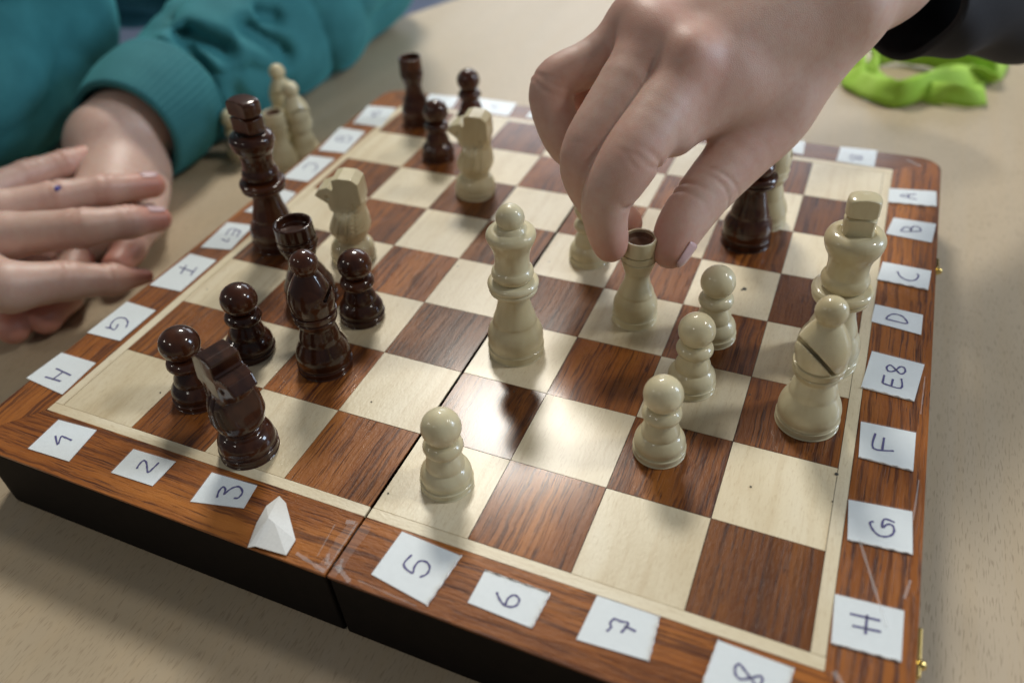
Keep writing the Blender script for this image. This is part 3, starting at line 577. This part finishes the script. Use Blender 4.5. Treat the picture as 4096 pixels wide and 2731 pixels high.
def poly_sd(x, z, poly):
    d = np.full(x.shape, 1e9); s_ = np.ones(x.shape); n = len(poly)
    for i in range(n):
        x0, z0 = poly[i]; x1, z1 = poly[i-1]
        ex, ez = x1-x0, z1-z0; wx, wz = x-x0, z-z0
        t = np.clip((wx*ex+wz*ez)/(ex*ex+ez*ez), 0, 1)
        d = np.minimum(d, (wx-ex*t)**2+(wz-ez*t)**2)
        c1, c2, c3 = z >= z0, z < z1, ex*wz > ez*wx
        s_ = np.where((c1 & c2 & c3) | (~c1 & ~c2 & ~c3), -s_, s_)
    return s_*np.sqrt(d)
KN = [(.20, .34), (.268, .41), (.268, .44), (.215, .60), (.135, .79), (.17, .81), (.33, .81), (.385, .90), (.375, .99), (.30, 1.09), (.19, 1.13), (.135, 1.10), (.115, 1.13), (.12, 1.24), (.03, 1.27), (-.13, 1.26), (-.215, 1.20), (-.235, 1.0), (-.245, .75), (-.275, .60), (-.265, .48), (-.19, .34)]
_kn = {}
def knight(m, root, h=.011):
    lathe('base', base_prof(.295, .10), m, root)
    lathe('plinth', [(0, .09), (.27, .10), (.289, .13), (.291, .17), (.272, .23), (.235, .275), (.20, .295), (.192, .32), (.192, .36), (0, .36)], m, root)
    if 'k' not in _kn:
        rp = [(.0, .19), (.34, .195), (.42, .255), (.52, .28), (.66, .265), (.78, .235), (.9, .25), (1.0, .40), (1.4, .40)]
        def fn(P):
            x, y, z = P.T
            d = poly_sd(x, z, KN)
            r = np.hypot(x, y); rr = np.interp(z, [a_[0] for a_ in rp], [a_[1] for a_ in rp])
            d = smax(d, (r-rr)*.9, .014)
            hw = np.interp(z, [.3, .66, .80, .85, 1.05, 1.3], [.30, .29, .185, .172, .168, .155])
            hw = hw-.035*np.clip((x-.12)/.25, 0, 1)*(z > .78)
            d = smax(d, np.abs(y)-hw, .012)
            ay = np.abs(y); ys = np.minimum(hw, np.sqrt(np.maximum(rr*rr-x*x, 0)))
            for (a0, a1) in (((.10, .46), (.02, .80)), ((-.02, .42), (-.06, .86)), ((-.13, .50), (-.13, .92)), ((.17, .5), (.10, .72))):
                pa = np.array([a0[0], a0[1]]); pb = np.array([a1[0], a1[1]])
                ba = pb-pa; t = np.clip(((x-pa[0])*ba[0]+(z-pa[1])*ba[1])/(ba@ba), 0, 1)
                q = np.hypot(x-pa[0]-t*ba[0], z-pa[1]-t*ba[1])
                d = smax(d, .011-np.hypot(q, np.minimum(ay-ys, 0)*.8), .008)
            for k in range(6):      # mane cuts on the flank
                zc = .56+k*.062; pa = np.array([-.27, zc+.05]); ba = np.array([.17, -.10])
                tt_ = np.clip(((x-pa[0])*ba[0]+(z-pa[1])*ba[1])/(ba@ba), 0, 1); q = np.hypot(x-pa[0]-tt_*ba[0], z-pa[1]-tt_*ba[1])
                d = smax(d, .011-np.hypot(q, np.minimum(ay-ys, 0)*.8), .006)
            d = smax(d, .03-np.sqrt((x-.20)**2+(z-.99)**2+((ay-.165))**2), .01)   # eye
            mz = np.hypot(np.maximum(np.abs(x-.34)-.04, 0), z-.92); d = smax(d, .010-mz, .01)  # mouth
            return d
        _kn['k'] = surface_nets(fn, (-.36, -.36, .28), (.46, .36, 1.34), h)
    V, F = _kn['k']
    o = mesh_from('head', V, F, m, root)
    o.data.set_sharp_from_angle(angle=math.radians(32))
    return o
XY = {'bP1': 1.13, 'bP2': 1.09, 'bP3': 1.06, 'bRnear': 1.22}
PIECE_INFO = {
 'wQ': ('queen', 0, 'tall cream queen with round finial standing beside the hinge gap mid board', 1),
 'wPa': ('pawn', 0, 'cream pawn standing alone at the near edge, just right of the hinge gap', 0),
 'wPb': ('pawn', 0, 'frontmost of the three cream pawns in a diagonal row left of the cream bishop', 0),
 'wPc': ('pawn', 0, 'middle one of the three overlapping cream pawns in a row', 0),
 'wPd': ('pawn', 0, 'rearmost of the three overlapping cream pawns, a dark speck on its head', 0),
 'wPe': ('pawn', 0, 'cream pawn half hidden behind the moving fingers', 0),
 'wB': ('bishop', 0, 'cream bishop with its slit facing front, before the cream king at the right', math.radians(-22)),
 'wK': ('king', 0, 'cream king with block finial standing at the right edge of the board', math.radians(10)),
 'wR': ('rook', 0, 'cream rook with hollow top gripped between thumb and forefinger', 0),
 'wBfar': ('bishop', 0, 'cream bishop standing right behind the dark queen under the thumb', 2.5),
 'wN1': ('knight', 0, 'nearer cream knight, looking left, behind the dark rook', math.radians(197)),
 'wN2': ('knight', 0, 'farther cream knight, looking left, in front of the far dark pawns', math.radians(190)),
 'bQ': ('queen', 1, 'dark brown queen standing half hidden under the thumb', 0),
 'bK': ('king', 1, 'tall dark brown king near the left edge of the board', math.radians(-10)),
 'bN': ('knight', 1, 'dark brown knight at the near left, seen from the front', math.radians(-18)),
 'bB': ('bishop', 1, 'dark brown bishop in the middle of the left half', math.radians(140)),
 'bP1': ('pawn', 1, 'dark brown pawn directly left of the dark knight', 0),
 'bP2': ('pawn', 1, 'dark brown pawn between the dark knight and the dark bishop, further back', 0),
 'bP3': ('pawn', 1, 'dark brown pawn right behind the dark bishop in front of the nearer cream knight', 0),
 'bPf1': ('pawn', 1, 'dark brown pawn beside the farther cream knight', 0),
 'bPf2': ('pawn', 1, 'farthest dark brown pawn at the far edge behind the cream knight', 0),
 'bRnear': ('rook', 1, 'dark brown hollow-topped rook behind the dark bishop', 0),
 'bRfar': ('rook', 1, 'dark brown rook at the far left corner of the board', 0),
 'oB': ('bishop', 0, 'captured cream bishop, tallest of those standing on the table beside the teal sleeve', 1.0),
 'oR': ('rook', 0, 'captured cream rook on the table behind the dark king', 0),
 'oP': ('bishop', 0, 'captured cream bishop on the table right of the tallest captured one, nearest the board', 1.4),
 'oX': ('pawn', 0, 'captured cream pawn on the table peeking out left of the dark king', 0),
}
for key, (kind, dark, label, yaw) in PIECE_INFO.items():
    if key not in PIECES: continue
    (x, y), tl, _ = PIECES[key]
    z = -T if key[0] == 'o' else .003
    nm = ('dark_' if dark else 'white_')+kind
    root = empty(nm, (x, y, z), label, kind, ('dark ' if dark else 'cream ')+kind+'s' if kind in ('pawn', 'knight', 'bishop', 'rook') else None)
    m = M_dark if dark else M_white
    if kind == 'pawn': pawn(m, root)
    elif kind == 'rook': rook(m, root, M_dark if dark else M_cup); fix_rook(root)
    elif kind == 'bishop': bishop(m, root, yaw)
    elif kind == 'queen': queen(m, root)
    elif kind == 'king': king(m, root, yaw)
    elif kind == 'knight':
        kh = knight(m, root); kh.rotation_euler = (0, 0, yaw)
        if key == 'bN':
            for p_ in root.children: p_.scale = (1, 1, 1.04)
            kh.scale = (.97, .98, 1.05)
    if key in XY:
        for p_ in root.children: p_.scale = (XY[key], XY[key], 1.0)
    if key == 'bK':
        for p_ in root.children:
            if p_.name.startswith('cross'): p_.scale = (1.32, 1.35, 1.03)
    ax = Vector((tl[0], tl[1], 1)).normalized()
    q = Vector((0, 0, 1)).rotation_difference(ax); root.rotation_mode = 'QUATERNION'; root.rotation_quaternion = q
# ------------------------------------------------------------------ hands
def red_attr(o, V, spots):
    r = np.zeros(len(V))
    for s_ in spots:
        d = np.linalg.norm(V-np.array(s_[:3]), axis=1); r = np.maximum(r, s_[4]*np.exp(-(d/s_[3])**2))
    at = o.data.attributes.new('redness', 'FLOAT', 'POINT'); at.data.foreach_set('value', r.astype(np.float32))
def hand_sdf(groups, palm, bumps, kf=.16, kp=.35, kb=.4):
    def fn(P):
        d = None
        for ch in palm:
            for a_, b__ in zip(ch[:-1], ch[1:]):
                e = seg_d(P, np.array(a_[:3]), np.array(b__[:3]), a_[3], b__[3]); d = e if d is None else smin(d, e, kp)
        for s_ in bumps:
            e = np.linalg.norm(P-np.array(s_[:3]), axis=1)-s_[3]; d = smin(d, e, kb)
        df = None
        for gi, ch in enumerate(groups):
            dd = None
            for a_, b__ in zip(ch[:-1], ch[1:]):
                e = seg_d(P, np.array(a_[:3]), np.array(b__[:3]), a_[3], b__[3]); dd = e if dd is None else smin(dd, e, .07)
            df = dd if df is None else smin(df, dd, .025)
        return df if d is None else smin(d, df, kf) 
    return fn
def bounds(lists, pad):
    A = np.array([[*(np.array(p[:3])-p[3]), *(np.array(p[:3])+p[3])] for l in lists for p in l])
    return A[:, :3].min(0)-pad, A[:, 3:].max(0)+pad
def spl(ch_, n=4):
    P = [np.array(p, float) for p in ch_]; Q = []
    for i in range(len(P)-1):
        p0, p1, p2, p3 = P[max(i-1, 0)], P[i], P[i+1], P[min(i+2, len(P)-1)]
        for t in np.linspace(0, 1, n+1)[:-1]: Q.append(.5*((2*p1)+(-p0+p2)*t+(2*p0-5*p1+4*p2-p3)*t*t+(-p0+3*p1-3*p2+p3)*t**3))
    return [list(q) for q in Q]+[list(P[-1])]
def creased(fn, creases):
    def f(P):
        d = fn(P)
        for c, ax, wd, dp, rad, cen in creases:
            q = P-c; s_ = q@ax+.04*np.sin(9*(P@cen)); e = np.exp(-(s_/wd)**2)*np.exp(-((q**2).sum(1)/rad**2)); d = d+dp*e
        return d
    return f
def joint_creases(ch_, i, offs, dp=.02, wd=.022, rad=.30, side=None, r_off=1.0):
    a_ = np.array(ch_[i-1][:3]); c = np.array(ch_[i][:3]); b__ = np.array(ch_[min(i+1, len(ch_)-1)][:3])
    ax = (b__-a_)/np.linalg.norm(b__-a_); cc = c+(np.array(side)*ch_[i][3]*r_off if side is not None else 0)
    rs = np.random.RandomState(i+int(abs(c[0]*100)))
    return [(cc+ax*o, ax, wd, dp, rad, rs.randn(3)*.6) for o in offs]
ch = HAND['chains']; groups = [ch[k] for k in ('index', 'middle', 'ring', 'little', 'thumb')]
raw = ch; groups = [spl(g_) for g_ in groups]; camr = np.array(CAM[1])
fn0 = hand_sdf(groups, HAND['palm'], HAND['bumps'])
tw = -camr[2]
CRS = joint_creases(raw['ring'], 2, (-.10, -.03, .05), .013, .020, .24, tw*.7-camr[0]*.5)+joint_creases(raw['index'], 2, (-.05, .05), .005, .02, .2, tw)\
    + joint_creases(raw['middle'], 2, (-.03,), .004, .02, .2, tw)+joint_creases(raw['thumb'], 3, (-.05, .08), .010, .022, .30, tw*.6+camr[0]*.7)\
    + joint_creases(raw['index'], 3, (-.04, .05), .02, .024, .24, camr[0])+joint_creases(raw['index'], 2, (0, .1), .025, .03, .26, camr[0])\
    + joint_creases(raw['thumb'], 3, (-.06, .1), .035, .03, .26, -camr[0])
fn = creased(fn0, CRS)
lo, hi = bounds(groups+HAND['palm'], .1)
V, F = surface_nets(fn, lo, hi, .032)
org = np.array([ch['index'][0][0], ch['index'][0][1], 0])
pr_ = empty('person', (org[0], org[1], 0), 'person reaching in from the upper right, black sleeve, fingers gripping the cream rook', 'person')
o = mesh_from('hand_and_forearm', V-org, F, M_skin, pr_)
sp = []
for k in ('index', 'middle', 'ring', 'little', 'thumb'):
    sp.append((*ch[k][-1][:3], .30, .75)); sp.append((*ch[k][-2][:3], .22, .35)); 
    if k != 'thumb': sp.append((*ch[k][2][:3], .38, .42)); sp.append((*ch[k][0][:3], .50, .55))
sp.append((*ch['thumb'][2][:3], .5, .35))
red_attr(o, V, sp)
def nail(parent, org_, cen, d, up, length, width, fn_, lift=.010, m=None, name='finger_nail'):
    """thin curved plate laid onto the skin surface around cen"""
    cen = np.array(cen, float); d = np.array(d, float); d /= np.linalg.norm(d); up = np.array(up, float); up -= d*(up@d); up /= np.linalg.norm(up); sd = np.cross(d, up)
    nu, nv = 12, 10; V = []
    for j in range(nv+1):
        for i in range(nu+1):
            a_, b__ = (i/nu-.5)*2, (j/nv-.5)*2
            k = (1-.16*a_*a_*(b__ > 0)-.10*a_*a_)
            V.append(cen+sd*a_*width*(1-.12*b__*b__)+d*b__*length*k+up*.02)
    V = np.array(V)
    for _ in range(6):
        d0 = fn_(V)-lift; g = np.stack([(fn_(V+e)-fn_(V-e))/.02 for e in np.eye(3)*.01], 1)
        V = V-(d0/np.maximum((g**2).sum(1), .3))[:, None]*g
    F = [[j*(nu+1)+i, j*(nu+1)+i+1, (j+1)*(nu+1)+i+1, (j+1)*(nu+1)+i] for j in range(nv) for i in range(nu)]
    o = mesh_from(name, V-org_, F, m or M_nail, parent)
    s_ = o.modifiers.new('thick', 'SOLIDIFY'); s_.thickness = .008*S; s_.offset = 0
    recalc(o); return o
tt = np.array(raw['thumb'][-1][:3]); tp_ = np.array(raw['thumb'][-2][:3]); rt_ = raw['thumb'][-1][3]
upn = camr[0]*.80+camr[1]*.30-camr[2]*.42; upn /= np.linalg.norm(upn)
nail(pr_, org, tt+upn*rt_+(tt-tp_)/np.linalg.norm(tt-tp_)*.02, tt-tp_+camr[1]*.05, upn, .19, .13, fn)
def tube(path, name, m, parent, org_, thick=.06, seg=72, folds=0.0, ribs=0, seed=1, bulge=0.0, squash=1.0, sub=8):
    P = np.array(path); Q = []
    for i in range(len(P)-1):
        p0, p1, p2, p3 = P[max(i-1, 0)], P[i], P[i+1], P[min(i+2, len(P)-1)]
        for t in np.linspace(0, 1, sub+1)[:-1]:
            Q.append(.5*((2*p1)+(-p0+p2)*t+(2*p0-5*p1+4*p2-p3)*t*t+(-p0+3*p1-3*p2+p3)*t**3))
    Q.append(P[-1]); Q = np.array(Q); n = len(Q); rs = np.random.RandomState(seed); ph = rs.uniform(0, 6.28, 12)
    rings = []
    for i in range(n):
        d = Q[min(i+1, n-1), :3]-Q[max(i-1, 0), :3]; d /= np.linalg.norm(d)
        u = np.cross(d, [0, 0, 1]); u /= np.linalg.norm(u); w_ = np.cross(u, d)
        ring = []
        for k in range(seg):
            a_ = 2*math.pi*k/seg; t = i/(n-1)
            r = Q[i, 3]*(1+bulge*math.sin(math.pi*t))
            if folds: r *= 1+folds*(math.sin(3*a_+ph[0]+7*t)*.6+math.sin(2*a_+ph[1]-13*t)*.7+math.sin(5*a_+21*t+ph[2])*.35+math.sin(17*t+ph[3]+2*a_)*.5)
            if ribs: r *= 1+.006*math.sin(ribs*a_)
            ring.append(Q[i, :3]+(u*math.cos(a_)+w_*squash*math.sin(a_))*r-org_)
        rings.append(ring)
    V = [p for r_ in rings for p in r_]; F = []
    for i in range(n-1):
        for k in range(seg): k2 = (k+1) % seg; F.append([i*seg+k, i*seg+k2, (i+1)*seg+k2, (i+1)*seg+k])
    o = mesh_from(name, V, F, m, parent); recalc(o)
    s_ = o.modifiers.new('thick', 'SOLIDIFY'); s_.thickness = thick*S; s_.offset = 0
    return o
tube(SL['black'], 'sleeve', M_black, pr_, org, .08, folds=.06, seed=5)
# person at the left: folded hands, teal sweatshirt
U = LHAND['upper']; Lw = LHAND['lower']
org2 = np.array([-4.5, 5.0, 0])
p2 = empty('person', (*org2[:2], 0), 'person in a teal sweatshirt resting folded hands on the table at the left', 'person')
def fnU2(P):
    d = None
    for chn in U:
        dd = None
        for a_, b__ in zip(chn[:-1], chn[1:]):
            e = seg_d(P, np.array(a_[:3]), np.array(b__[:3]), a_[3], b__[3]); dd = e if dd is None else smin(dd, e, .1)
        d = dd if d is None else smin(d, dd, .05)
    return d
_fu = fnU2
CU = []
for c_ in U:
    for i_ in (2, 3): CU += joint_creases(c_, i_, (-.05, .04), .022, .03, .22, -camr[1]*.8-camr[2]*.5)
fnU2 = creased(_fu, CU)
lo, hi = bounds(U, .1); Vu, Fu = surface_nets(fnU2, lo, hi, .04)
o = mesh_from('upper_hand', Vu-org2, Fu, M_skin, p2)
sp = [(*c_[-1][:3], .45, 1.0) for c_ in U]+[(*c_[-2][:3], .30, .5) for c_ in U]+[(*c_[2][:3], .28, .4) for c_ in U]
red_attr(o, Vu, sp)
def fnL(P):
    d = None
    for i, chn in enumerate(Lw):
        dd = None
        for a_, b__ in zip(chn[:-1], chn[1:]):
            e = seg_d(P, np.array(a_[:3]), np.array(b__[:3]), a_[3], b__[3]); dd = e if dd is None else smin(dd, e, .12)
        d = dd if d is None else smin(d, dd, .05)
    return smax(d, -(P[:, 2]+T+.0), .03)
lo, hi = bounds(Lw, .1); Vl, Fl = surface_nets(fnL, lo, hi, .055)
o = mesh_from('lower_hand', Vl-org2, Fl, M_skin, p2)
red_attr(o, Vl, [(*c_[-1][:3], .5, .9) for c_ in Lw])
for k in (0, 1, 2):
    a_, b__ = np.array(U[k][-2]), np.array(U[k][-1]); up_ = -camr[1]*.75-camr[2]*.6
    nail(p2, org2, b__[:3]+up_*b__[3], b__[:3]-a_[:3], up_, .14, .115, fnU2, .006)
nail(p2, org2, HAND['inkdot'], (1, 0, 0), -camr[2], .05, .06, fnU2, .004, M_ink, 'ink_mark')
tube(SL['cuff'], 'cuff', M_rib, p2, org2, .10, seg=240, ribs=60, bulge=.03, sub=5)
slv = SL['sleeve']
def fold_sdf(chains, amp, freq, seed, k=.4):
    rs = np.random.RandomState(seed); ph = rs.uniform(0, 6.28, 20)
    def fn(P):
        d = None
        for chn in chains:
            for a_, b__ in zip(chn[:-1], chn[1:]):
                e = seg_d(P, np.array(a_[:3]), np.array(b__[:3]), a_[3], b__[3]); d = e if d is None else smin(d, e, k)
        x, y, z = P.T
        w1 = np.sin(freq*(.8*x+.5*y+.7*z)+1.5*np.sin(.9*y-.6*z+ph[0])+ph[1]); w2 = np.sin(freq*.7*(.3*x-.9*y+.8*z)+1.8*np.sin(.8*x+ph[2])+ph[3])
        return d-amp*(np.sqrt(np.abs(w1)+.01)*1.3+.6*w2-.7)
    return fn
fs = fold_sdf([slv], .14, 1.9, 3)
cdir = np.array(SL['cuff'][-1][:3])-np.array(SL['cuff'][0][:3]); cdir /= np.linalg.norm(cdir); cend = np.array(SL['cuff'][-1][:3])
GV = []
for line in SL['grooves']:
    L_ = [np.array(p) for p in line]
    for a_, b__ in zip(L_[:-1], L_[1:]):
        for u in np.linspace(0, 1, 7)[:-1]: GV.append(a_+(b__-a_)*u)
GV = np.array(GV); gd = GV.mean(0)-np.array(CAM[0]); gd /= np.linalg.norm(gd)
def fsl(P):
    d = fs(P)
    near = np.abs(d) < .5
    if near.any():
        Pn = P[near]; best = np.full(len(Pn), 9.)
        for g_ in GV:
            v_ = Pn-g_; al = v_@gd; best = np.minimum(best, np.sqrt(np.maximum((v_**2).sum(1)-al**2, 0))+np.maximum(np.abs(al)-1.3, 0))
        d[near] += .24*np.exp(-(best/.17)**2)-.06*np.exp(-((best-.38)/.2)**2)
    d = smax(d, -((P-(cend-cdir*.02))@cdir), .2)
    inner = seg_d(P, cend-cdir*1.0, cend+cdir*2.5, .78, .78)
    d = smax(d, -inner, .1)
    return smax(d, -(P[:, 2]+T), .05)
lo, hi = bounds([slv], .35); V, F = surface_nets(fsl, lo, hi, .085)
mesh_from('sleeve', V-org2, F, M_teal, p2)
tor = SL['torso']
ft = fold_sdf([tor, SL['torso2']], .16, 1.3, 8, k=.9)
lo, hi = bounds([tor, SL['torso2']], .4); V, F = surface_nets(ft, lo, hi, .14)
mesh_from('sweatshirt', V-org2, F, M_teal, p2)
# ------------------------------------------------------------------ lime ribbon
rb = empty('lanyard', (8.8, 12.6, -T), 'lime green fabric lanyard lying in loops on the table at the top right', 'lanyard')
def band(path, hgt, lean, tw_a, tw_f, seed):
    P = [np.array(p[:2]) for p in path]; Q = []
    for i in range(len(P)-1):
        p0, p1, p2_, p3 = P[max(i-1, 0)], P[i], P[i+1], P[min(i+2, len(P)-1)]
        for t in np.linspace(0, 1, 11)[:-1]: Q.append(.5*((2*p1)+(-p0+p2_)*t+(2*p0-5*p1+4*p2_-p3)*t*t+(-p0+3*p1-3*p2_+p3)*t**3))
    Q.append(P[-1]); V, F = [], []; n = 5
    for i, q in enumerate(Q):
        d = Q[min(i+1, len(Q)-1)]-Q[max(i-1, 0)]; d /= np.linalg.norm(d)+1e-9; nn = np.array([-d[1], d[0]])
        tw = lean+tw_a*math.sin(i*tw_f+seed)
        for s_ in range(n):
            u = s_/(n-1); bow = .06*math.sin(math.pi*u)*math.sin(i*.5+seed)
            q2 = q+nn*(math.sin(tw)*u*hgt+bow*math.cos(tw)); V.append((q2[0]-8.8, q2[1]-12.6, .02+abs(math.cos(tw))*u*hgt+.03*math.sin(i*.31+seed)**2))
        if i:
            a_ = n*i
            for s_ in range(n-1): F.append([a_-n+s_, a_-n+s_+1, a_+s_+1, a_+s_])
    o = mesh_from('band', V, F, M_lime, rb)
    sd = o.modifiers.new('thick', 'SOLIDIFY'); sd.thickness = .035*S
band(SL['ribbon1'], .50, .7, .35, .13, 0); band(SL['ribbon2'], .34, -.2, .5, .17, 1); band(SL['ribbon3'], .55, .3, .6, .11, 2)
band([(7.0, 13.8), (7.6, 13.2), (8.3, 12.9), (9.1, 12.75), (9.7, 12.9)], .40, .9, .5, .2, 5)
print('scene built')
